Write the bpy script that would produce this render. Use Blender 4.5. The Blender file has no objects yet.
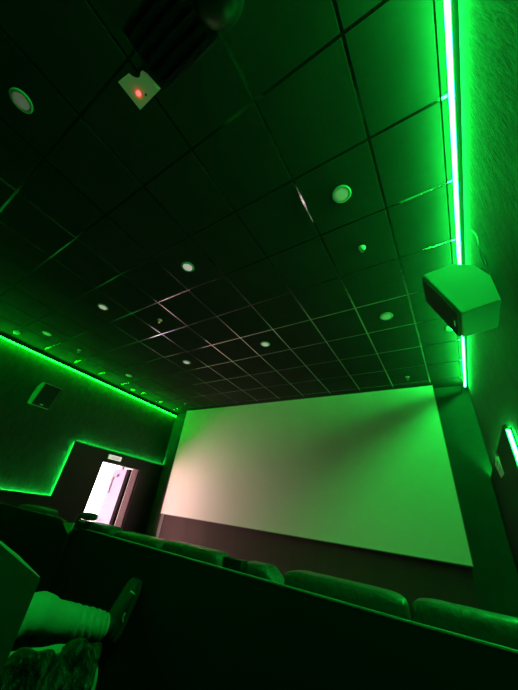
import bpy, bmesh, math, random
from mathutils import Vector, Matrix
random.seed(7)
scene = bpy.context.scene
COL = scene.collection
ZC = 1.2          # eye height above the tier the viewer sits on
PI = math.pi
V = Vector

# ------------------------------------------------------------------ materials
def mat(name, col, rough=.6, metal=0., spec=.5, bump=None, var=None, emit=None, strength=0):
    m = bpy.data.materials.new(name); m.use_nodes = True
    nt = m.node_tree; b = nt.nodes['Principled BSDF']
    b.inputs['Base Color'].default_value = (*col, 1)
    b.inputs['Roughness'].default_value = rough
    b.inputs['Metallic'].default_value = metal
    b.inputs['Specular IOR Level'].default_value = spec
    if emit:
        b.inputs['Emission Color'].default_value = (*emit, 1)
        b.inputs['Emission Strength'].default_value = strength
    tc = nt.nodes.new('ShaderNodeTexCoord')
    def noise(scale, sc3, detail=4):
        mp = nt.nodes.new('ShaderNodeMapping'); mp.inputs['Scale'].default_value = sc3
        nz = nt.nodes.new('ShaderNodeTexNoise'); nz.inputs['Scale'].default_value = scale
        nz.inputs['Detail'].default_value = detail; nz.inputs['Roughness'].default_value = .6
        nt.links.new(tc.outputs['Object'], mp.inputs[0]); nt.links.new(mp.outputs[0], nz.inputs['Vector'])
        return nz
    if var:
        sc, sc3, amt = var
        nz = noise(sc, sc3)
        r = nt.nodes.new('ShaderNodeMapRange'); r.inputs['From Min'].default_value = .3; r.inputs['From Max'].default_value = .7
        r.inputs['To Min'].default_value = 1-amt; r.inputs['To Max'].default_value = 1+amt
        mx = nt.nodes.new('ShaderNodeVectorMath'); mx.operation = 'SCALE'; mx.inputs[0].default_value = col
        nt.links.new(nz.outputs[0], r.inputs[0]); nt.links.new(r.outputs[0], mx.inputs['Scale'])
        nt.links.new(mx.outputs[0], b.inputs['Base Color'])
    if bump:
        sc, sc3, dist = bump
        nz = noise(sc, sc3, 6)
        bp = nt.nodes.new('ShaderNodeBump'); bp.inputs['Strength'].default_value = 1; bp.inputs['Distance'].default_value = dist
        nt.links.new(nz.outputs[0], bp.inputs['Height']); nt.links.new(bp.outputs[0], b.inputs['Normal'])
    return m

M = {}
M['tile'] = mat('black_ceiling_tile', (.044,.041,.040), .9, spec=.2, var=(3,(1,1,1),.12), bump=(120,(1,1,1),.0008))
M['grid'] = mat('satin_black_rail', (.55,.52,.52), .17, metal=1, bump=(5,(1,1,1),.004))
M['plaster'] = mat('rough_wall_covering', (.047,.056,.054), .8, spec=.25, var=(16,(1,1,.25),.22), bump=(34,(1.2,1.2,.3),.014))
M['blackwall'] = mat('black_wall_paint', (.020,.018,.020), .7, spec=.3, var=(5,(1,1,1),.1))
M['frontwall'] = mat('black_front_wall', (.075,.07,.07), .8, spec=.2, var=(4,(1,1,1),.1))
M['doorwall'] = mat('dark_grey_door_wall', (.035,.030,.034), .6, var=(6,(1,1,1),.12))
M['under'] = mat('brown_panel_below_screen', (.068,.050,.044), .8, spec=.2, var=(3,(1,1,.3),.1))
M['greytrim'] = mat('grey_trim', (.26,.25,.26), .7)
M['screen'] = mat('projection_screen_white', (.86,.84,.80), .75, spec=.15, var=(.6,(1,1,1),.02))
M['carpet'] = mat('black_carpet', (.012,.012,.013), .95, spec=.1, bump=(200,(1,1,1),.003))
def frosted():
    m = bpy.data.materials.new('frosted_diffuser_strip'); m.use_nodes = True; nt = m.node_tree; nt.nodes.clear()
    o = nt.nodes.new('ShaderNodeOutputMaterial'); mx = nt.nodes.new('ShaderNodeMixShader'); d = nt.nodes.new('ShaderNodeBsdfDiffuse'); t = nt.nodes.new('ShaderNodeBsdfTranslucent')
    d.inputs[0].default_value = (.25,.25,.25,1); t.inputs[0].default_value = (.75,.75,.75,1); mx.inputs[0].default_value = .8
    nt.links.new(d.outputs[0], mx.inputs[1]); nt.links.new(t.outputs[0], mx.inputs[2]); nt.links.new(mx.outputs[0], o.inputs[0])
    return m
M['frosted'] = frosted()
M['led'] = mat('green_light_strip', (.1,.5,.2), .5, emit=(.008,1,.07), strength=158)
M['ledfar'] = mat('green_light_strip_soft', (.1,.5,.2), .5, emit=(.001,1,.006), strength=84)
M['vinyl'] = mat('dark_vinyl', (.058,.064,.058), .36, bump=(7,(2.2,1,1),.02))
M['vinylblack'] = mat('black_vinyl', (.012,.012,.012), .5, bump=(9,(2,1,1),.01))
M['laminate'] = mat('black_laminate', (.010,.009,.009), .55, spec=.3)
M['lip'] = mat('grey_edge_strip', (.22,.22,.22), .45)
M['plastic'] = mat('black_plastic', (.012,.012,.012), .5)
M['spkbox'] = mat('speaker_cabinet', (.38,.38,.36), .6, bump=(90,(1,1,1),.0015))
M['grille'] = mat('speaker_grille', (.008,.008,.008), .7, bump=(160,(1,1,1),.002))
M['white'] = mat('white_enamel', (.8,.78,.74), .5)
M['barrel'] = mat('dull_black_metal', (.05,.05,.05), .35, spec=.6)
M['projbox'] = mat('worn_black_casing', (.022,.022,.022), .6, var=(30,(.3,1,1),.8), bump=(40,(.3,1,1),.01))
M['plate'] = mat('pale_plate_added_glow', (.78,.78,.72), .6, emit=(.35,1,.25), strength=.07)  # faint green glow added to lift the plate's brightness
M['diffuser'] = mat('white_lamp_diffuser', (.88,.86,.82), .4, emit=(1,.88,.80), strength=.05)
M['diffuser_extra_glow'] = mat('lamp_diffuser_extra_glow', (.88,.86,.82), .4, emit=(1,.88,.82), strength=.38)  # copy of the diffuser with extra warm glow added for four discs
M['brass'] = mat('brass', (.7,.5,.25), .3, metal=1)
M['red'] = mat('red_indicator', (.8,.02,.01), .4, emit=(1,.03,.03), strength=9)
M['rim'] = mat('pale_enamel', (.45,.45,.42), .5)
M['dim'] = mat('dim_white_plate', (.78,.78,.72), .6)
M['sign'] = mat('lit_sign_panel', (.9,.9,.9), .5, emit=(1,.86,.84), strength=.75)
M['signtext'] = mat('sign_letter_red', (.35,.05,.05), .6)
M['lobby'] = mat('white_lobby_paint', (.6,.57,.6), .7)
M['lobbyfloor'] = mat('pale_lobby_floor', (.6,.5,.47), .4)
M['glowpink'] = mat('pink_glow_panel', (.9,.9,.9), .5, emit=(1,.52,.54), strength=39)
M['glowwhite'] = mat('white_glow_panel', (.9,.9,.9), .5, emit=(1,.86,.92), strength=3.4)
M['leaf'] = mat('lilac_grey_door', (.15,.19,.29), .55, var=(3,(1,1,.3),.06))
M['leafedge'] = mat('dark_door_edge', (.008,.006,.006), .95, spec=.05)
M['jamb'] = mat('brown_jamb_paint', (.065,.055,.052), .9, spec=.1)
M['trouser'] = mat('light_cotton_cloth', (.36,.37,.34), .9, spec=.1, bump=(60,(1,1,1),.002))
M['shirt'] = mat('dark_knit_cloth', (.03,.03,.04), .9, bump=(90,(1,1,1),.002))
M['skin'] = mat('skin', (.45,.28,.2), .5)
M['hair'] = mat('dark_hair', (.02,.013,.01), .6)
M['shoe'] = mat('dark_sneaker_fabric', (.03,.034,.03), .7, bump=(150,(1,1,1),.002))
M['sole'] = mat('dark_rubber', (.035,.04,.035), .7)
M['reflect'] = mat('pale_reflective_strip', (.6,.65,.55), .5)
M['jacket'] = mat('glossy_black_shell_cloth', (.006,.006,.006), .32, bump=(14,(1,2,1),.03))
M['wing'] = mat('seat_side_vinyl', (.016,.018,.016), .6, bump=(20,(1,1,1),.003))

# ------------------------------------------------------------------ mesh helpers
def box(bm, x0,x1,y0,y1,z0,z1, bev=0):
    t = bmesh.new()
    bmesh.ops.create_cube(t, size=1)
    for v in t.verts:
        v.co = V(((x0+x1)/2+v.co.x*(x1-x0), (y0+y1)/2+v.co.y*(y1-y0), (z0+z1)/2+v.co.z*(z1-z0)))
    if bev: bmesh.ops.bevel(t, geom=t.edges[:], offset=bev, segments=2, affect='EDGES', profile=.5)
    merge(bm, t)
def merge(bm, t, mx=None):
    mp = {}
    for v in t.verts: mp[v] = bm.verts.new(mx @ v.co if mx else v.co)
    for f in t.faces:
        try:
            g = bm.faces.new([mp[v] for v in f.verts]); g.smooth = f.smooth
        except ValueError: pass
    t.free()
def cyl(bm, p0, p1, r0, r1=None, seg=28, smooth=True):
    r1 = r0 if r1 is None else r1
    p0, p1 = V(p0), V(p1); d = (p1-p0).normalized()
    q = d.to_track_quat('Z','Y')
    ra, rb = [], []
    for i in range(seg):
        a = 2*PI*i/seg; u = q @ V((math.cos(a), math.sin(a), 0))
        ra.append(bm.verts.new(p0+u*r0)); rb.append(bm.verts.new(p1+u*r1))
    for i in range(seg):
        j = (i+1)%seg
        f = bm.faces.new([ra[i],ra[j],rb[j],rb[i]]); f.smooth = smooth
    bm.faces.new(ra[::-1]); bm.faces.new(rb)
def lathe(bm, c, prof, axis=(0,0,1), seg=32):
    q = V(axis).to_track_quat('Z','Y'); c = V(c); rings = []
    for r, z in prof:
        rings.append([bm.verts.new(c + q @ V((max(r,1e-4)*math.cos(2*PI*i/seg), max(r,1e-4)*math.sin(2*PI*i/seg), z))) for i in range(seg)])
    for a, b in zip(rings, rings[1:]):
        for i in range(seg):
            j = (i+1)%seg
            f = bm.faces.new([a[i],a[j],b[j],b[i]]); f.smooth = True
    bm.faces.new(rings[0][::-1]); bm.faces.new(rings[-1])
def tube(bm, pts, rads, seg=20, fn=None, sub=6, flat=1.0):
    P = []; Rr = []
    n = len(pts)
    for i in range(n-1):
        p = [V(pts[max(0,i-1)]), V(pts[i]), V(pts[i+1]), V(pts[min(n-1,i+2)])]
        for k in range(sub):
            t = k/sub
            P.append(.5*((2*p[1])+(-p[0]+p[2])*t+(2*p[0]-5*p[1]+4*p[2]-p[3])*t*t+(-p[0]+3*p[1]-3*p[2]+p[3])*t**3))
            Rr.append(rads[i]*(1-t)+rads[i+1]*t)
    P.append(V(pts[-1])); Rr.append(rads[-1])
    rings = []; up = V((0,0,1))
    for i, p in enumerate(P):
        d = (P[min(i+1,len(P)-1)]-P[max(i-1,0)]).normalized()
        s = d.cross(up)
        if s.length < .05: s = V((1,0,0))
        s.normalize(); w = s.cross(d).normalized()
        ring = []
        for k in range(seg):
            a = 2*PI*k/seg
            r = Rr[i]*(fn(i/(len(P)-1), a) if fn else 1)
            ring.append(bm.verts.new(p + s*math.cos(a)*r + w*math.sin(a)*r*flat))
        rings.append(ring)
    for a, b in zip(rings, rings[1:]):
        for k in range(seg):
            j = (k+1)%seg
            f = bm.faces.new([a[k],a[j],b[j],b[k]]); f.smooth = True
    bm.faces.new(rings[0][::-1]); bm.faces.new(rings[-1])
def prism(bm, poly, axis, a0, a1):
    def pt(p, a):
        return {'x':V((a,p[0],p[1])), 'y':V((p[0],a,p[1])), 'z':V((p[0],p[1],a))}[axis]
    A = [bm.verts.new(pt(p,a0)) for p in poly]; B = [bm.verts.new(pt(p,a1)) for p in poly]
    n = len(poly)
    for i in range(n):
        j = (i+1)%n; bm.faces.new([A[i],A[j],B[j],B[i]])
    bm.faces.new(A[::-1]); bm.faces.new(B)
def pillow(bm, x0,x1,y0,y1,z0,z1, e=.35, nu=36, nv=18, wr=0.0, seams=()):
    cx,cy,cz = (x0+x1)/2,(y0+y1)/2,(z0+z1)/2; hx,hy,hz = (x1-x0)/2,(y1-y0)/2,(z1-z0)/2
    sp = lambda t: math.copysign(abs(t)**e, t)
    rings = []
    for i in range(nv+1):
        ph = -PI/2+PI*i/nv; ring = []
        for k in range(nu):
            th = 2*PI*k/nu
            x = sp(math.cos(ph))*sp(math.cos(th)); y = sp(math.cos(ph))*sp(math.sin(th)); z = sp(math.sin(ph))
            s = 1.0
            if wr: s += wr*(math.sin(9*x+3*z)*.5+math.sin(21*x-5*y)*.3+math.sin(4*z+13*x)*.4)
            ring.append(bm.verts.new((cx+x*hx, cy+y*hy*s, cz+z*hz*(1+(s-1)*.7))))
        rings.append(ring)
    for a, b in zip(rings, rings[1:]):
        for k in range(nu):
            j = (k+1)%nu
            f = bm.faces.new([a[k],a[j],b[j],b[k]]); f.smooth = True
    bm.faces.new(rings[0][::-1]); bm.faces.new(rings[-1])

def wloc(o):
    p = V((0,0,0))
    while o: p = p + o.location; o = o.parent
    return p
def obj(name, bm, m, parent=None, label=None, cat=None, group=None, kind=None):
    bmesh.ops.recalc_face_normals(bm, faces=bm.faces[:])
    xs=[v.co.x for v in bm.verts]; ys=[v.co.y for v in bm.verts]; zs=[v.co.z for v in bm.verts]
    c = V(((min(xs)+max(xs))/2,(min(ys)+max(ys))/2,min(zs)))
    for v in bm.verts: v.co -= c
    me = bpy.data.meshes.new(name); bm.to_mesh(me); bm.free()
    me.materials.append(M[m]) if isinstance(m,str) else me.materials.append(m)
    o = bpy.data.objects.new(name, me); COL.objects.link(o)
    o.parent = parent
    o.location = c - (wloc(parent) if parent else V((0,0,0)))
    if label: o['label'] = label
    if cat: o['category'] = cat
    if group: o['group'] = group
    if kind: o['kind'] = kind
    return o
def thing(name, loc, label, cat, group=None):
    o = bpy.data.objects.new(name, None); COL.objects.link(o); o.location = loc; o.empty_display_size = .1
    o['label'] = label; o['category'] = cat
    if group: o['group'] = group
    return o
def dup(root, dloc, label, group=None, kids=True):
    r = root.copy(); COL.objects.link(r); r.location = root.location + V(dloc); r['label'] = label
    if group: r['group'] = group
    if kids:
        for ch in list(root.children):
            c = ch.copy(); COL.objects.link(c); c.parent = r
            for g in ch.children:
                d = g.copy(); COL.objects.link(d); d.parent = c
    return r
def B(*a, bev=0):
    bm = bmesh.new(); box(bm, *a, bev=bev); return bm
def struct(name, bm, m, parent=None): return obj(name, bm, m, parent, kind='structure')

# ------------------------------------------------------------------ room dimensions (viewer's eye at the origin)
H = 2.416
XL, XLB = -6.78, -6.715        # left: textured covering plane / black lower wall plane
XR, XRB = .475, .425           # right: the same two planes
YF, YB = 5.62, -3.6
ZF, ZT = -1.45, -1.2           # front floor, floor of the viewer's tier
ZS, YS = .945, 3.10            # underside of covering at front, place where it steps down
ZSL = -.115

struct('floor', B(XL-.3, XR+.3, 1.66, YF+.3, ZF-.1, ZF), 'carpet')
struct('trim_1', B(XL-.3, XR+.3, YB-.2, 1.66, ZT-.35, ZT), 'carpet')
# ceiling: slab with square tiles standing proud of recessed rails
c = struct('ceiling', B(XL-.2, XR+.2, YB-.2, YF+.2, H+.02, H+.14), 'tile')
bm = bmesh.new(); g = bmesh.new()
gap = .0095
xs = [-.053-.6*k for k in range(-1, 12)][::-1]
ys = [.472+.6*k for k in range(-7, 10)]
xe = [XL]+[x for x in xs if XL+.03 < x < XR-.03]+[XR]
ye = [YB]+[y for y in ys if YB+.03 < y < YF-.03]+[YF]
for a, b in zip(xe, xe[1:]):
    for p, q in zip(ye, ye[1:]):
        dz = random.uniform(0,.0015)
        box(bm, a+gap, b-gap, p+gap, q-gap, H+dz, H+.019, bev=.002)
struct('ceiling_tiles', bm, 'tile', c)
for x in xe[1:-1]: box(g, x-gap-.001, x+gap+.001, YB, YF, H+.005, H+.0195)
for y in ye[1:-1]: box(g, XL, XR, y-gap-.001, y+gap+.001, H+.0045, H+.0195)
Pg = V((-.653,1.27,H-.03)); nn = ((V((-6.78,4.35,-.2))-Pg).normalized() - Pg.normalized()).normalized()  # added strip, tilted so that it mirrors the doorway light as a glint
yy_ = V((0,1,-nn.y/nn.z)).normalized(); gs = yy_.z/yy_.y*.42; xx_ = yy_.cross(nn)
pr_ = []
for k in range(13):
    u = k/12; c0 = V((-.653,1.08,H-.004-gs)) + V((0,.42,gs))*u + V((0,0,.012))*math.sin(PI*u)*-1
    w_ = .002+.009*math.sin(PI*u)
    pr_.append([g.verts.new(c0-xx_*w_), g.verts.new(c0+xx_*w_), g.verts.new(c0+xx_*w_-nn*.002), g.verts.new(c0-xx_*w_-nn*.002)])
for a_, b_ in zip(pr_, pr_[1:]):
    for k in range(4):
        g.faces.new([a_[k], a_[(k+1)%4], b_[(k+1)%4], b_[k]])
struct('ceiling_rails', g, 'grid', c)

# front wall with the panel below the screen
struct('wall_front', B(XL-.1, XR+.1, YF, YF+.12, ZF, H+.02), 'frontwall')
w = struct('trim_2', B(-6.10, -.05, YF-.10, YF-.001, ZF, -.12), 'under')
struct('trim_3', B(-6.20, -6.102, YF-.10, YF-.001, ZF, -.12), 'greytrim')
struct('wall_back', B(XL-.1, XR+.1, YB-.12, YB, ZT, H+.02), 'blackwall')

# side walls: textured covering above, black lower wall standing proud with a stepped top
DY0, DY1, DZT = 3.865, 4.915, .70           # the doorway in the left wall
def side(name, xp, xb, xo, door):
    bm = bmesh.new()
    if door:
        box(bm, xo, xp, YB, DY0-.02, ZF, H+.02); box(bm, xo, xp, DY0-.02, DY1+.02, DZT+.02, H+.02); box(bm, xo, xp, DY1+.02, YF, ZF, H+.02)
    else: box(bm, min(xp,xo), max(xp,xo), YB, YF, ZF, H+.02)
    return struct(name, bm, 'plaster')
wl = side('wall_left', XL, XLB, XL-.12, True)
wr = side('wall_right', XR, XRB, XR+.12, False)
GV = .028          # groove between the covering and the lower wall, holding the strips
bm = bmesh.new()
box(bm, XL+GV, XLB, YB, YS, ZF, ZSL)
box(bm, XL+GV, XLB, YS, DY0, ZF, ZS); box(bm, XL+GV, XLB, DY0, DY1, DZT, ZS); box(bm, XL+GV, XLB, DY1, YF-.001, ZF, ZS)
box(bm, XL+.001, XL+GV, YB, YS+.026, ZF, ZSL-.026)
box(bm, XL+.001, XL+GV, YS+.026, DY0, ZF, ZS-.026); box(bm, XL+.001, XL+GV, DY0, DY1, DZT, ZS-.026); box(bm, XL+.001, XL+GV, DY1, YF-.001, ZF, ZS-.026)
struct('lower_wall_panel', bm, 'doorwall', wl)
bm = bmesh.new()
box(bm, XRB, XR-.001, YB, YS, ZT, ZSL); box(bm, XRB, XR-GV, YS, YF-.001, ZF, ZS); box(bm, XR-GV, XR-.001, YS, YF-.001, ZF, ZS-.026)
struct('lower_wall_panel', bm, 'blackwall', wr)
# lips along the ceiling at the light strips, plus an added light shield
struct('trim_4', B(XL+.001, XL+.075, YB, YF-.002, H-.080, H), 'blackwall')
struct('trim_5', B(XR-.040, XR-.001, YB, YF-.002, H-.070, H), 'blackwall')
bm = B(XR-.108, XR-.105, YB, YF-.002, H-.134, H-.099)  # floating shield added to keep the strip's shallow light off the upper screen
for k in range(8): box(bm, XR-.108, XR-.001, YB+.4+k*1.2, YB+.404+k*1.2, H-.106, H-.1045)
struct('added_light_shield', bm, 'blackwall')

# ------------------------------------------------------------------ light strips
def strip(x0,x1,y0,y1,z0,z1,label,holder,group='green light strips along the walls'):
    o = obj('light_strip', B(x0,x1,y0,y1,z0,z1), 'led', label=label, cat='light strip', group=group)
    if holder: obj('channel', B(*holder), 'plastic', o, label='black mounting channel')
    return o
def tube_strip(x, z, r_, m_, label, ch, ye_):
    bm = bmesh.new(); cyl(bm,(x,YB+.05,z),(x,ye_,z),r_,seg=12)
    o = obj('light_strip', bm, m_, label=label, cat='light strip', group='green light strips along the walls')
    obj('clip_rail', B(*ch), 'plastic', o, label='black mounting rail')
tube_strip(.4275, H-.09, .0135, 'led', 'long glowing green strip where the ceiling meets the right wall', (XR-.036,XR-.001,YB+.05,5.60,H-.085,H-.078), 5.43)
tube_strip(XL+.065, H-.095, .010, 'ledfar', 'long green strip along the top of the left wall', (XL+.03,XL+.07,YB+.05,5.60,H-.085,H-.0805), 5.58)
strip(XL+.006, XL+.022, YS+.03, YF-.03, ZS-.025, ZS-.019, 'green strip glowing up the left wall over the exit doorway', None)
strip(XL+.006, XL+.022, YS+.019, YS+.025, ZSL-.015, ZS-.03, 'upright green strip on the left wall beside the step towards the exit', None)
strip(XL+.006, XL+.022, YB+.05, YS+.01, ZSL-.025, ZSL-.019, 'low level green strip on the left wall behind the seats', None)
strip(XR-.022, XR-.006, YS+.03, YF-.03, ZS-.025, ZS-.019, 'green strip on the ledge of the right wall over the slanted sign', None)
strip(XR-.040, XR-.018, YS-.010, YS-.001, ZSL+.012, ZS-.045, 'upright bright green strip cut by the right edge of the photo', None)

# ------------------------------------------------------------------ screen
t = thing('cinema_screen', (-3.07, 5.43, -.16), 'wide white cinema screen on the front wall, lit pink at left and green at right', 'screen')
sx0, sx1, sz0, sz1, sy = -6.11, -.037, -.161, 2.386, 5.414
bm = bmesh.new(); N = 40
vs = [[bm.verts.new((sx0+(sx1-sx0)*i/N, sy, sz0+(sz1-sz0)*j/16)) for j in range(17)] for i in range(N+1)]
for i in range(N):
    for j in range(16): bm.faces.new([vs[i][j],vs[i+1][j],vs[i+1][j+1],vs[i][j+1]])
box(bm, sx0+.001, sx1-.001, sy+.002, sy+.012, sz0+.001, sz1-.001)
obj('projection_surface', bm, 'screen', t)
bm = bmesh.new()
box(bm, sx0+.02, sx1-.02, sy+.013, sy+.06, sz0+.02, sz0+.08); box(bm, sx0+.02, sx1-.02, sy+.013, sy+.06, sz1-.08, sz1-.02)
box(bm, sx0+.02, sx0+.08, sy+.013, sy+.06, sz0+.08, sz1-.08); box(bm, sx1-.08, sx1-.02, sy+.013, sy+.06, sz0+.08, sz1-.08)
for k in range(4): box(bm, sx0+.6+k*1.6, sx0+.66+k*1.6, sy+.05, YF, 1.2, 1.26)
obj('frame', bm, 'plastic', t)
bm = bmesh.new(); e=.012
box(bm, sx0-e, sx0, sy-.004, sy+.014, sz0-e, sz1+e); box(bm, sx1, sx1+e, sy-.004, sy+.014, sz0-e, sz1+e)
box(bm, sx0, sx1, sy-.004, sy+.014, sz0-e, sz0); box(bm, sx0, sx1, sy-.004, sy+.014, sz1, sz1+e)
obj('edge_binding', bm, 'greytrim', t)

# ------------------------------------------------------------------ exit doorway, left
d = struct('door_1', B(XL-.16, XLB+.012, DY0-.03, DY0, ZF, DZT+.03), 'leafedge')
bm = bmesh.new(); box(bm, XL-.16, XLB+.012, DY0, DY1+.002, DZT, DZT+.03)
struct('door_head', bm, 'jamb', d)
bm = bmesh.new(); box(bm, XL-.25, XLB+.006, DY1, DY1+.03, ZF, DZT)
struct('door_jamb', bm, 'jamb', d)
# leaf swung outwards
X0, X1 = -7.86, -7.24
bm = B(X0, X1, 4.925, 4.965, ZF+.01, DZT-.01)
lf = struct('door_leaf', bm, 'leaf', d)
struct('leaf_edge', B(X1, X1+.13, 4.90, 4.965, ZF+.01, DZT-.01), 'leafedge', lf)
bm = bmesh.new()
for z in (.25,-.35,-1.1): cyl(bm, (X1+.145,4.925,z-.05),(X1+.145,4.925,z+.05),.014, seg=12)
struct('hinge', bm, 'leafedge', lf)
bm = bmesh.new(); box(bm, X0+.12, X0+.30, 4.88, 4.924, .50, .56, bev=.005)
box(bm, X0+.10, X0+.12, 4.90, 4.92, .1, .52)
struct('door_closer', bm, 'greytrim', lf)
bm = bmesh.new(); cyl(bm, (X0+.05,4.90,-.5),(X0+.2,4.90,-.5),.01); cyl(bm,(X0+.07,4.90,-.5),(X0+.07,4.926,-.5),.02)
struct('door_handle', bm, 'greytrim', lf)
# lobby beyond
LX, LY0, LY1 = -8.9, 2.0, 5.9
bm = bmesh.new()
box(bm, LX-.1, LX, LY0, LY1, ZF, ZF+.12); box(bm, LX-.1, LX, LY0, LY1, .95, 1.25)
box(bm, LX, XL-.12, LY0-.1, LY0, ZF, 1.25); box(bm, LX, XL-.12, LY1, LY1+.1, ZF, 1.25)
struct('wall_lobby', bm, 'lobby')
struct('floor_lobby', B(LX-.1, XL+.0, LY0-.1, LY1+.1, ZF-.1, ZF-.0005), 'lobbyfloor')
struct('ceiling_lobby', B(LX-.1, XL-.12, LY0-.1, LY1+.1, 1.2, 1.3), 'lobby')
wn = struct('glow_panel_1', B(LX-.06, LX-.03, LY0+.05, 3.6, ZF+.12, .95), 'glowpink')  # added glowing panel, mostly unseen, throwing pink light on screen and ceiling
struct('glow_panel_2', B(LX-.06, LX-.03, 3.6, LY1-.05, ZF+.12, .95), 'glowwhite')  # added glowing panel standing in for the bright lobby behind the doorway
bm = bmesh.new()
for y in (LY0+.05, 3.3, 4.55, LY1-.1): box(bm, LX-.03, LX+.0, y, y+.05, ZF+.12, .95)
struct('glow_panel_frame', bm, 'white', wn)

# exit signs
def letters(txt, loc, rot, size, m, parent):
    cu = bpy.data.curves.new('lettering','FONT'); cu.body = txt; cu.size = size; cu.align_x='CENTER'; cu.align_y='CENTER'; cu.extrude=.001
    o = bpy.data.objects.new('lettering', cu); COL.objects.link(o)
    dg = bpy.context.evaluated_depsgraph_get(); me = bpy.data.meshes.new_from_object(o.evaluated_get(dg))
    bpy.data.objects.remove(o); me.materials.clear(); me.materials.append(M[m])
    n = bpy.data.objects.new('lettering', me); COL.objects.link(n); n.parent = parent
    n.location = V(loc)-wloc(parent); n.rotation_euler = rot
    return n
t = thing('exit_sign', (XLB+.015, 4.11, .765), 'small lit white exit sign above the bright doorway', 'sign')
obj('housing', B(XLB+.001, XLB+.03, 3.935, 4.285, .760, .865, bev=.004), 'white', t)
obj('lit_panel', B(XLB+.030, XLB+.034, 3.945, 4.275, .768, .857), 'sign', t)
letters('SALIDA', (XLB+.036, 4.11, .812), (PI/2,0,PI/2), .072, 'signtext', t)
# slanted sign, right
t = thing('exit_sign', (.41, 4.16, .70), 'pale slanted exit sign box on the dark part of the right wall', 'sign')
bm = bmesh.new()
q = [(.40,4.01,.888),(.424,3.98,.712),(.424,4.35,.729),(.40,4.30,.857)]
back = [(.4245,4.01,.888),(.4249,3.98,.712),(.4249,4.35,.729),(.4245,4.30,.857)]
A_ = [bm.verts.new(p) for p in q]; C_ = [bm.verts.new(p) for p in back]
for i in range(4): j=(i+1)%4; bm.faces.new([A_[i],A_[j],C_[j],C_[i]])
bm.faces.new(A_[::-1]); bm.faces.new(C_)
obj('housing', bm, 'dim', t)
bm = bmesh.new()
for s in (.28,.62):
    a = V(q[0]).lerp(V(q[1]),s); b = V(q[3]).lerp(V(q[2]),s); o_ = V((-.002,0,0))
    tube(bm, [a+o_,b+o_],[.0025,.0025], seg=6, sub=1)
obj('groove', bm, 'greytrim', t)
obj('mounting_clip', B(.405,.425, 4.03,4.07,.905,.915), 'greytrim', t)

# ------------------------------------------------------------------ wall speakers
def speaker(name, sgn, xw, y0, y1, dz, label):
    # side profile in x (distance from wall) and z
    prof = [(0.372,1.773),(.17,1.803),(.055,1.725),(.0,1.60),(.0,1.379),(.215,1.339)]
    t = thing(name, (xw-sgn*.15,(y0+y1)/2,1.34+dz), label, 'speaker', 'wall speakers')
    P = [(xw-sgn*a, z+dz) for a, z in prof]
    bm = bmesh.new(); prism(bm, P, 'y', y0, y1)
    bmesh.ops.bevel(bm, geom=bm.edges[:], offset=.004, segments=2, affect='EDGES')
    obj('cabinet', bm, 'spkbox', t)
    a = V((P[0][0],0,P[0][1])); e_ = V((P[5][0],0,P[5][1])); n = V((-sgn*(a.z-e_.z),0,-abs(a.x-e_.x))).normalized()
    bm = bmesh.new()
    pts = [a.lerp(e_,.04)+n*.002, a.lerp(e_,.96)+n*.002, a.lerp(e_,.96)+n*.02, a.lerp(e_,.04)+n*.02]
    prism(bm, [(p.x,p.z) for p in pts], 'y', y0+.012, y1-.012)
    gr = obj('grille', bm, 'grille', t)
    m_ = a.lerp(e_,.88)+n*.0205
    bm = bmesh.new(); box(bm, m_.x-.003, m_.x+.003, (y0+y1)/2-.03,(y0+y1)/2+.03, m_.z-.012, m_.z+.012)
    obj('badge', bm, 'dim', gr)
    bm = bmesh.new(); box(bm, min(xw,xw-sgn*.055), max(xw,xw-sgn*.055), (y0+y1)/2-.05,(y0+y1)/2+.05, 1.62+dz, 1.78+dz)
    obj('wall_bracket', bm, 'plastic', t)
    return t
speaker('wall_speaker', 1, XR-.012, 1.916, 2.235, 0, 'large angular speaker on the right wall covering the green strip')
speaker('wall_speaker', -1, XL+.012, 1.93, 2.26, -.01, 'small far speaker on the dark left wall above the black seats')
bm = bmesh.new()
tube(bm, [(XR-.006,1.93,1.62),(XR-.03,1.87,1.74),(XR-.02,1.84,1.86),(XR-.008,1.86,1.97),(XR-.004,1.93,2.10)], [.004]*5, seg=8)
tube(bm, [(XR-.006,1.93,1.66),(XR-.02,1.83,1.70),(XR-.03,1.80,1.80),(XR-.012,1.84,1.92),(XR-.004,1.93,2.10)], [.003]*5, seg=8)
obj('speaker_cable', bm, 'lip', label='thin looping cables on the right wall beside the large speaker', cat='cable')

# ------------------------------------------------------------------ ceiling fittings
def downlight(x, y, label):
    t = thing('ceiling_downlight', (x,y,H-.02), label, 'ceiling light', 'round white ceiling downlights')
    bm = bmesh.new(); lathe(bm, (x,y,H), [(.076,.002),(.078,-.004),(.072,-.010),(.058,-.012),(.056,-.006)])
    obj('rim', bm, 'rim', t)
    bm = bmesh.new(); lathe(bm, (x,y,H), [(.055,-.001),(.055,-.007),(.04,-.010),(.0,-.011)])
    obj('diffuser', bm, 'diffuser', t)
    return t
X4 = (-.345,-2.165,-3.95,-5.80); Y3 = (-.414,1.37,3.175)
lab = {(0,1):'nearest round white downlight, tinted green, left of the long right strip',
(0,2):'round downlight tinted green, just above the right part of the screen',
(1,0):'lone round downlight in the black upper left of the ceiling',
(1,1):'round white downlight lit clearest, amid the shining rails',
(1,2):'round white downlight above the middle of the screen',
(2,1):'round white downlight left of the brightest rails',
(2,2):'small round downlight above the left end of the screen',
(3,1):'small green tinted downlight farthest left, above the left wall strip',
(3,2):'small green tinted downlight close to the screen corner, over the left wall strip'}
base = None
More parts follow.
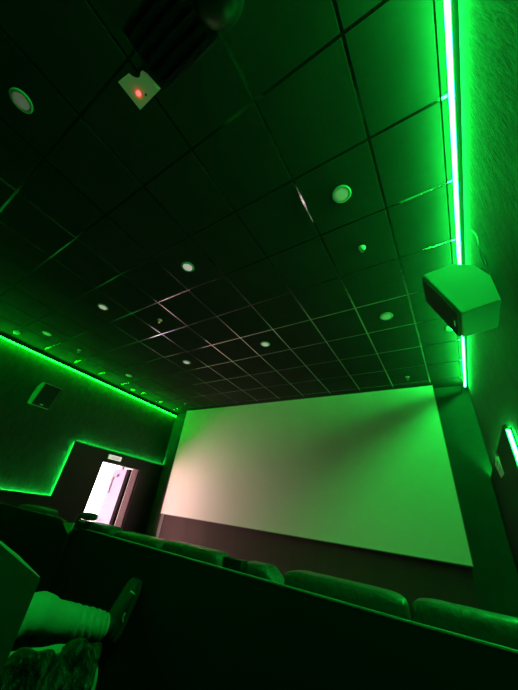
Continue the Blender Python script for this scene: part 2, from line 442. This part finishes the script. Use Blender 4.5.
for (i,j), L in lab.items():
    x, y = X4[i], Y3[j]
    if base is None: base = downlight(x,y,L); b0 = V((x,y,0))
    else: d_ = dup(base, V((x,y,0))-b0, L)
    if (i,j) in ((1,1),(1,2),(2,1),(2,2)):
        for ch in d_.children:
            if ch.name.startswith('diffuser'): ch.data = ch.data.copy(); ch.data.materials[0] = M['diffuser_extra_glow']
def sprinkler(x,y,label):
    t = thing('sprinkler_head', (x,y,H-.05), label, 'sprinkler', 'ceiling sprinkler heads')
    bm = bmesh.new(); lathe(bm,(x,y,H),[(.036,.002),(.034,-.006),(.015,-.010)])
    obj('escutcheon', bm, 'white', t)
    bm = bmesh.new(); cyl(bm,(x,y,H-.005),(x,y,H-.022),.009,seg=12)
    for s in (-1,1): tube(bm,[(x+s*.007,y,H-.02),(x+s*.014,y,H-.032),(x,y,H-.046)],[.003]*3,seg=6,sub=3)
    obj('yoke', bm, 'brass', t)
    bm = bmesh.new(); lathe(bm,(x,y,H-.05),[(.018,-.001),(.018,.002),(.004,.004)],seg=16)
    obj('deflector', bm, 'brass', t)
    return t
sp = [(-.34,1.99,'sprinkler head between the two green tinted downlights near the right strip'),
(-3.353,1.975,'sprinkler head amid the brightest shining ceiling rails'),
(-.364,5.01,'sprinkler head over the top right corner of the screen'),
(-5.80,1.99,'sprinkler head near the left wall, between two green tinted downlights'),
(-5.764,4.967,'sprinkler head over the top left corner of the screen'),]
sb = None
for x,y,L in sp:
    if sb is None: sb = sprinkler(x,y,L); s0 = V((x,y,0))
    else: dup(sb, V((x,y,0))-s0, L)
def detector(x,y,label):
    t = thing('ceiling_detector',(x,y,H-.04),label,'detector','round ceiling detectors')
    bm = bmesh.new(); lathe(bm,(x,y,H),[(.055,.002),(.055,-.012),(.045,-.022),(.03,-.026)])
    obj('base', bm, 'white', t)
    bm = bmesh.new(); lathe(bm,(x,y,H),[(.028,-.025),(.026,-.036),(.012,-.040),(0,-.041)])
    obj('sensor_cap', bm, 'dim', t)
    return t
db = detector(.315,3.72,'round detector beside the right wall strip, under the large speaker')
dup(db,(-6.48-.315,3.795-3.72,0),'round detector on the ceiling edge above the left wall strip, nearer the screen')
dup(db,(-6.38-.315,1.082-3.72,0),'round detector at the left edge of the ceiling, above the left wall strip')

# hanging unit near the upper left
t = thing('ceiling_projector', (-.85,-.06,1.98), 'black box hanging from the ceiling with a notched pale end plate and red light', 'projector')
bm = bmesh.new(); box(bm, -1.0,-.56,-.20,.10,2.03,2.27,bev=.012)
obj('housing', bm, 'projbox', t)
bm = bmesh.new()
for k in range(5): box(bm, -.97,-.62,-.16+k*.055,-.145+k*.055,2.018,2.031)
obj('cooling_fins', bm, 'projbox', t)
poly = [(-1.171,-.077),(-1.09,-.068)]
cx_, cy_ = -1.045,-.050
for k in range(9):
    a = math.radians(200-170*k/8); poly.append((cx_+.042*math.cos(a), cy_+.010+.042*math.sin(a)*.9))
poly = [(-1.171,-.077),(-1.098,-.068),(-1.090,-.048),(-1.078,-.034),(-1.062,-.026),(-1.046,-.024),(-1.033,-.028),(-1.021,-.036),(-1.008,-.014),(-.99,.072),(-1.165,.074)]
bm = bmesh.new(); prism(bm, poly, 'z', 2.0, 2.03)
pl_ = obj('end_plate', bm, 'plate', t, label='pale notched end plate')
bm = bmesh.new(); lathe(bm,(-1.108,.018,2.0),[(.012,.001),(.012,-.004),(.007,-.008),(0,-.009)],seg=14)
obj('indicator_light', bm, 'red', pl_, label='glowing red indicator')
bm = bmesh.new(); cyl(bm,(-1.075,.045,2.001),(-1.075,.045,1.998),.006,seg=12)
obj('button', bm, 'plastic', pl_)
bm = bmesh.new(); box(bm,-1.14,-.99,-.05,.06,2.03,2.12); obj('plate_arm', bm, 'plastic', t)
bm = bmesh.new(); lathe(bm,(-.52,-.015,2.10),[(.0,-.105),(.05,-.100),(.09,-.075),(.115,-.03),(.12,.03),(.12,.13)])
obj('lens_barrel', bm, 'barrel', t)
bm = bmesh.new()
for x in (-.9,-.66): cyl(bm,(x,-.05,2.26),(x,-.05,H+.001),.012,seg=12)
box(bm,-.98,-.58,-.09,-.01,H-.012,H+.001)
obj('ceiling_mount', bm, 'plastic', t)

# ------------------------------------------------------------------ parapet and front block of seats
PY = 1.6
t = thing('low_partition', (-.9,PY+.02,ZF), 'long black partition in front of the viewer, seat headrests showing over it', 'partition')
tl = [(.42,-.262),(-.25,-.262),(-.95,-.256),(-1.54,-.253),(-2.18,-.248),(-2.655,-.246)]
bm = bmesh.new(); prism(bm,[(.42,ZF)]+[(a,b-.006) for a,b in tl]+[(-2.655,ZF)],'y',PY+.012,PY+.05)
obj('panel', bm, 'laminate', t)
bm = bmesh.new(); prism(bm,[(a,b-.006) for a,b in tl]+[(a,b) for a,b in tl[::-1]],'y',PY+.008,PY+.030)
obj('edge_cap', bm, 'lip', t)
t = thing('low_partition', (-4.6,PY+.02,ZF), 'short black partition farther left, ending before the exit doorway', 'partition')
bm = bmesh.new(); prism(bm,[(XLB,ZF),(-2.665,ZF),(-2.665,-.252),(-2.76,-.254),(-2.80,-.272),(-2.93,-.262),(-3.16,-.222),(XLB,-.222)],'y',PY+.012,PY+.05)
obj('panel', bm, 'laminate', t)
bm = bmesh.new(); tube(bm,[(XLB,PY+.03,-.219),(-3.6,PY+.03,-.219),(-3.18,PY+.03,-.219),(-2.925,PY+.03,-.259)],[.004]*4,seg=6,sub=2)
obj('edge_cap', bm, 'lip', t)

def cinema_seat(x0,x1,y,top,label,slant=False,group='front block seats seen over the partition'):
    t = thing('theatre_chair',((x0+x1)/2,y+.35,ZF),label,'chair',group)
    hz = top-.20
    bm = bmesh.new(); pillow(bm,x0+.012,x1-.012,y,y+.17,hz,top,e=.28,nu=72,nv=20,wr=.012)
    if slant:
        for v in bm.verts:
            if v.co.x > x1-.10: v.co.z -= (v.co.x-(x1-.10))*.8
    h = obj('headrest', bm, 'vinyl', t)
    for f_ in (.30,.66):
        bm = bmesh.new(); xx = x0+(x1-x0)*f_
        tube(bm,[(xx,y+.012,hz+.04),(xx+.003,y-.0005,hz+.09),(xx+.004,y+.016,top-.035),(xx+.006,y+.06,top-.006),(xx+.004,y+.11,top-.006)],[.0016]*5,seg=6,sub=4)
        obj('seam', bm, 'vinylblack', h)
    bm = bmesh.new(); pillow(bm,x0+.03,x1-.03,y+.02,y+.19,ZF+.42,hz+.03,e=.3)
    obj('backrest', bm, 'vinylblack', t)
    bm = bmesh.new(); pillow(bm,x0+.05,x1-.05,y+.12,y+.62,ZF+.30,ZF+.46,e=.3)
    obj('seat_cushion', bm, 'vinylblack', t)
    for xx in (x0+.002,x1-.052):
        obj('armrest', B(xx,xx+.05,y+.08,y+.60,ZF,ZF+.62,bev=.012), 'vinylblack', t)
    return t
SY = 1.74
cinema_seat(-.285,.335,SY,-.203,'green lit vinyl seat at the right end of the row, its headrest the brightest')
cinema_seat(-.905,-.285,SY,-.208,'green lit seat second from the right with a wrinkled headrest')
cinema_seat(-1.20,-.915,SY,-.219,'seat with a slanting headrest edge, beside the dark upright post',slant=True)
cinema_seat(-1.90,-1.345,SY,-.209,'dim seat just left of the dark post, below the screen')
cinema_seat(-2.50,-1.915,SY,-.221,'dim seat at the left end of the row in front of the exit door')
t = thing('seat_console', (-1.19,1.69,ZF), 'narrow dark post standing between two headrests behind the partition', 'console')
obj('post', B(-1.248,-1.118,1.665,1.735,ZF,-.211,bev=.004), 'laminate', t)
obj('post_edge', B(-1.254,-1.248,1.665,1.70,-.31,-.211), 'lip', t)
cinema_seat(-3.06,-2.53,SY,-.210,'black seat whose headrest cuts off the bottom of the bright doorway')
# things seen in the gap left of the partition
cinema_seat(-4.5,-3.75,SY,-.19,'black seat far left whose headrest only just clears the short partition',group='front block seats seen over the partition')
t = thing('seat_headrest_pad', (-2.87,1.68,-1.45), 'small dark rounded post cap in front of the bright doorway', 'post')
bm = bmesh.new(); pillow(bm,-2.94,-2.765,1.66,1.76,-.197,-.138,e=.6); obj('pad', bm, 'doorwall', t)
obj('bright_edge', B(-2.90,-2.80,1.650,1.664,-.210,-.203), 'reflect', t)
bm = bmesh.new(); box(bm,-2.95,-2.72,1.665,1.70,ZF,-.198); obj('post', bm, 'laminate', t)
bm = bmesh.new(); tube(bm,[(-2.86,1.68,-.145),(-2.93,1.68,-.150),(-3.0,1.68,-.19),(-3.03,1.68,-.26)],[.003]*4,seg=6); obj('cord', bm, 'lip', t)
bm = bmesh.new(); prism(bm,[(-3.0,-.240),(-2.83,-.222),(-2.83,-.272),(-2.86,-.305)],'y',1.578,1.590)
tri = thing('folding_tray', (-2.9,1.584,ZT), 'small green lit triangular tray corner left of the exit doorway, at the partition top', 'tray')
obj('tray', bm, 'reflect', tri)
obj('stalk', B(-2.875,-2.855,1.592,1.604,ZT,-.28), 'plastic', tri)

# ------------------------------------------------------------------ neighbour's seat
t = thing('theatre_chair', (-1.72,.3,ZT), 'dark seat with a tall sloping side wing at the left edge of the photo', 'chair')
def wing(x0,x1,nm='side_wing'):
    bm = bmesh.new()
    prism(bm,[(.632,-.252),(.466,-.158),(.15,-.02),(-.25,.04),(-.25,ZT),(.60,ZT),(.632,-.9)],'x',x0,x1)
    w_ = obj(nm, bm, 'wing', t)
    bm = bmesh.new(); xm=(x0+x1)/2
    tube(bm,[(xm,.630,-.256),(xm,.466,-.160),(xm,.15,-.022),(xm,-.25,.038)],[.009]*4,seg=10,sub=3)
    obj('piping', bm, 'lip', w_)
wing(-1.235,-1.20); wing(-2.27,-2.235)
bm = bmesh.new(); pillow(bm,-2.22,-1.25,.12,.66,-.95,-.76,e=.3); obj('seat_cushion', bm, 'vinylblack', t)
bm = bmesh.new(); pillow(bm,-2.22,-1.25,-.22,.10,-.95,-.02,e=.3); obj('backrest', bm, 'vinylblack', t)
obj('base', B(-2.2,-1.27,-.18,.55,ZT,-.94,bev=.01), 'plastic', t)

# ------------------------------------------------------------------ seated person
t = thing('person', (-1.75,.35,ZT), 'seated person in light cuffed trousers, one dark sneaker propped on the partition', 'person')
def skinned(name, J, E, m, parent, lv=2):
    me = bpy.data.meshes.new('tmp'); names=list(J); me.from_pydata([J[n][0] for n in names],[(names.index(a),names.index(b)) for a,b in E],[])
    o = bpy.data.objects.new('tmp', me); COL.objects.link(o)
    o.modifiers.new('s','SKIN'); 
    for i,n in enumerate(names):
        r = J[n][1]; r = (r,r) if not isinstance(r,tuple) else r
        me.skin_vertices[0].data[i].radius = r
        me.skin_vertices[0].data[i].use_root = (i==0)
    s = o.modifiers.new('u','SUBSURF'); s.levels = lv; s.render_levels = lv
    dg = bpy.context.evaluated_depsgraph_get(); ev = bpy.data.meshes.new_from_object(o.evaluated_get(dg))
    bpy.data.objects.remove(o)
    bm = bmesh.new(); bm.from_mesh(ev)
    for f in bm.faces: f.smooth = True
    return bm
hipA, kneeA, ankA = V((-1.86,.44,-.66)), V((-1.80,.95,-.505)), V((-1.865,1.43,-.63))
hipB, kneeB, ankB = V((-1.66,.44,-.66)), V((-1.39,1.0,-.590)), V((-1.40,1.12,-1.10))
J = {'pelvis':((-1.76,.36,-.66),(.15,.12)), 'waist':((-1.76,.27,-.45),(.13,.10)), 'chest':((-1.76,.19,-.15),(.16,.11)), 'neckb':((-1.76,.17,.02),(.08,.07)), 'neck':((-1.76,.18,.07),(.055,.055)),
 'skull':((-1.76,.21,.15),(.082,.09)), 'crown':((-1.76,.20,.22),(.06,.07)),
 'hA':(hipA,.085),'kA':(kneeA,.055),'aA':(ankA,.038),'hB':(hipB,.085),'kB':(kneeB,.055),'aB':(ankB,.038),
 'sA':((-1.94,.18,-.03),.055),'eA':((-2.06,.30,-.36),.042),'wA':((-1.92,.52,-.46),.028),
 'sB':((-1.58,.18,-.03),.055),'eB':((-1.46,.30,-.36),.042),'wB':((-1.60,.52,-.46),.028),
 'pA':((-1.88,.58,-.475),(.036,.018)),'pB':((-1.64,.58,-.475),(.036,.018)),
 'fA':((-1.865,1.53,-.64),.032),'fB':((-1.39,1.2,-1.15),.032)}
E = [('pelvis','waist'),('waist','chest'),('chest','neckb'),('neckb','neck'),('neck','skull'),('skull','crown'),
 ('pelvis','hA'),('hA','kA'),('kA','aA'),('aA','fA'),('pelvis','hB'),('hB','kB'),('kB','aB'),('aB','fB'),
 ('chest','sA'),('sA','eA'),('eA','wA'),('wA','pA'),('chest','sB'),('sB','eB'),('eB','wB'),('wB','pB')]
bm = skinned('body', J, E, 'skin', t)
# fingers, thumbs, nose, ears joined into the one body mesh
for hx, s in ((-1.88,1),(-1.64,-1)):
    for k,(dx,L) in enumerate(((-.028,.060),(-.010,.072),(.010,.068),(.028,.054))):
        tube(bm,[(hx+dx,.585,-.475),(hx+dx*1.15,.61+L*.35,-.478),(hx+dx*1.2,.61+L*.7,-.495),(hx+dx*1.2,.61+L*.8,-.515)],[.010,.009,.008,.006],seg=8,sub=3)
    tube(bm,[(hx+s*.03,.55,-.475),(hx+s*.055,.58,-.480),(hx+s*.058,.61,-.490)],[.012,.010,.007],seg=8,sub=3)
tube(bm,[(-1.76,.295,.175),(-1.76,.318,.145),(-1.76,.30,.13)],[.008,.014,.008],seg=8,sub=3)
for s in (-1,1): pillow(bm,-1.76+s*.088-.008,-1.76+s*.088+.008,.18,.215,.12,.18,e=.9,nu=12,nv=8)
obj('body', bm, 'skin', t)
bm = bmesh.new()
for s in (-1,1): bm = bmesh.new(); pillow(bm,-1.76+s*.032-.013,-1.76+s*.032+.013,.278,.300,.165,.182,e=.9,nu=12,nv=8); obj('eye', bm, 'white', t)
bm = bmesh.new(); pillow(bm,-1.86,-1.66,.085,.27,.12,.305,e=.85); obj('hair', bm, 'hair', t)
bm = skinned('shirt', {k:(J[k][0], tuple(r+.014 for r in (J[k][1] if isinstance(J[k][1],tuple) else (J[k][1],)*2))) for k in ('pelvis','waist','chest','neckb','sA','eA','wA','sB','eB','wB')},
   [('pelvis','waist'),('waist','chest'),('chest','neckb'),('chest','sA'),('sA','eA'),('eA','wA'),('chest','sB'),('sB','eB'),('eB','wB')], 'shirt', t)
obj('shirt', bm, 'shirt', t)
def folds(u, a):
    k = max(0,(u-.72)/.28)
    r = 1 + .015*math.sin(7*u*6+2*math.sin(a)) + min(1,k*3)*.07
    r -= min(1,k*2)*.30*(1-abs(math.sin(u*66+1.7*math.sin(a+.7)+.8*math.cos(2*a))))**1.6
    if .40<u<.55: r += .035*math.sin(u*90+2*a)
    return r*(1+.02*math.sin(3*a+u*9))
bm = bmesh.new()
tube(bm,[(-1.80,.36,-.665),hipA,hipA.lerp(kneeA,.5),kneeA,kneeA.lerp(ankA,.3)+V((-.01,0,.0)),kneeA.lerp(ankA,.68),ankA+V((0,-.005,0))],[.10,.105,.092,.076,.072,.066,.063],seg=40,fn=folds,sub=24)
tA = obj('trouser_leg', bm, 'trouser', t)
bm = bmesh.new()
tube(bm,[(-1.72,.36,-.665),hipB,hipB.lerp(kneeB,.5),kneeB+V((0,-.03,0)),kneeB+V((0,.035,-.08)),kneeB.lerp(ankB,.6),ankB],[.10,.105,.092,.076,.074,.066,.062],seg=40,fn=folds,sub=14)
obj('trouser_leg', bm, 'trouser', t)
def shoe(mx, name='shoe'):
    # local: x heel->toe, y width, z up from the sole
    bm = bmesh.new()
    secs = [(-.008,.024,.070,.05),(.02,.036,.100,.05),(.06,.040,.115,.1),(.10,.042,.118,.08),(.14,.046,.104,.06),(.18,.050,.084,.05),(.22,.051,.068,.04),(.255,.043,.056,.03),(.282,.026,.042,.02)]
    rings=[]
    for x,w,h,_ in secs:
        ring=[]
        for k in range(20):
            a=2*PI*k/20; cy,sz=math.cos(a),math.sin(a)
            e_=.75; yy=math.copysign(abs(cy)**e_,cy)*w; zz=.018+(h-.018)/1*(.5+.5*math.copysign(abs(sz)**e_,sz))
            yy*= (1-.35*max(0,(zz-.04)/.08))
            ring.append(bm.verts.new(mx@V((x,yy,zz))))
        rings.append(ring)
    for a,b in zip(rings,rings[1:]):
        for k in range(20):
            j=(k+1)%20; f=bm.faces.new([a[k],a[j],b[j],b[k]]); f.smooth=True
    bm.faces.new(rings[0][::-1]); bm.faces.new(rings[-1])
    # ankle collar
    tube(bm,[mx@V((.060,0,.08)),mx@V((.055,0,.13)),mx@V((.050,0,.185))],[.048,.045,.043],seg=16,sub=3)
    s=obj(name,bm,'shoe',t)
    bm=bmesh.new()
    out=[(x,w+.004) for x,w,_,_ in secs]; poly=[(x,-w) for x,w in out]+[(x,w) for x,w in out[::-1]]
    lo=[bm.verts.new(mx@V((x,y,0))) for x,y in poly]; hi=[bm.verts.new(mx@V((x,y,.022+.008*(x>.24)))) for x,y in poly]
    n=len(poly)
    for i in range(n): j=(i+1)%n; bm.faces.new([lo[i],lo[j],hi[j],hi[i]])
    bm.faces.new(lo[::-1]); bm.faces.new(hi)
    obj('sole',bm,'sole',s)
    bm=bmesh.new()
    for k in range(5):
        x=.10+k*.022; z=.090-k*.009
        tube(bm,[mx@V((x,-.022,z-.010)),mx@V((x,0,z+.002)),mx@V((x,.022,z-.010))],[.003]*3,seg=6,sub=3)
    obj('laces',bm,'sole',s)
    bm=bmesh.new()
    tube(bm,[mx@V((.215,-.050,.030)),mx@V((.222,-.051,.050)),mx@V((.226,-.036,.066))],[.0045]*3,seg=6,sub=3)
    obj('reflective_strip',bm,'reflect',s,label='pale reflective strip'); bm=bmesh.new()
    tube(bm,[mx@V((.085,-.046,.030)),mx@V((.105,-.048,.046)),mx@V((.130,-.053,.050))],[.0045]*3,seg=6,sub=3)
    obj('reflective_strip',bm,'reflect',s,label='pale reflective strip')
zax=V((0,-1,.16)).normalized(); xax=V((.10,.155,.98)); xax=(xax-zax*xax.dot(zax)).normalized(); yax=zax.cross(xax)
mx=Matrix.Translation(V((-1.875,1.558,-.70))) @ Matrix((xax,yax,zax)).transposed().to_4x4()
shoe(mx)
xax=V((.15,1,0)).normalized(); zax=V((0,0,1)); yax=zax.cross(xax)
shoe(Matrix.Translation(V((-1.41,1.06,ZT+.001))) @ Matrix((xax,yax,zax)).transposed().to_4x4())

# black jacket draped over the nearer knee
bm = bmesh.new()
nu, nv = 60, 40; rows=[]
for i in range(nu+1):
    u=i/nu; r_=[]
    c_=hipB.lerp(kneeB,.30+.68*u)
    for j in range(nv+1):
        v=j/nv; a=math.radians(-125+200*v)
        rad=.149+.018*math.sin(u*17+v*6)+.012*math.sin(u*31-v*13)+.01*math.sin(v*23)
        drop = max(0,abs(v-.5)-.35)*.25
        r_.append(bm.verts.new((c_.x+math.cos(a)*rad, c_.y+.02*math.sin(v*9), c_.z+math.sin(a)*rad*.92-drop)))
    rows.append(r_)
for a,b in zip(rows,rows[1:]):
    for j in range(nv):
        f=bm.faces.new([a[j],b[j],b[j+1],a[j+1]]); f.smooth=True
bmesh.ops.recalc_face_normals(bm, faces=bm.faces[:])
bmesh.ops.solidify(bm, geom=bm.faces[:], thickness=.006)
obj('jacket', bm, 'jacket', label='crumpled glossy black jacket draped over the lap of the seated person', cat='jacket')

# ------------------------------------------------------------------ camera, world, view
cam = bpy.data.cameras.new('camera'); co = bpy.data.objects.new('camera', cam); COL.objects.link(co)
R = Matrix(((0.83657185,0.53352914,0.12447565),(0.19306944,-0.49973314,0.84438793),(0.51271018,-0.68235873,-0.52107085)))
co.matrix_world = R.transposed().to_4x4()
cam.sensor_fit = 'VERTICAL'; cam.sensor_height = 36; cam.lens = 279.9*36/690
cam.shift_x = (259-253.88)/690; cam.shift_y = (346.26-345)/690
cam.clip_start = .02
scene.camera = co
for o in COL.objects:
    if o.parent is None: o.location.z += ZC
w = bpy.data.worlds.new('world'); scene.world = w; w.use_nodes = True
w.node_tree.nodes['Background'].inputs[0].default_value = (0,0,0,1)
w.node_tree.nodes['Background'].inputs[1].default_value = 0
vs_ = scene.view_settings
vs_.view_transform = 'Standard'; vs_.look = 'None'; vs_.exposure = 0; vs_.gamma = 1; vs_.use_curve_mapping = False
try: scene.cycles.use_denoising = True
except Exception: pass
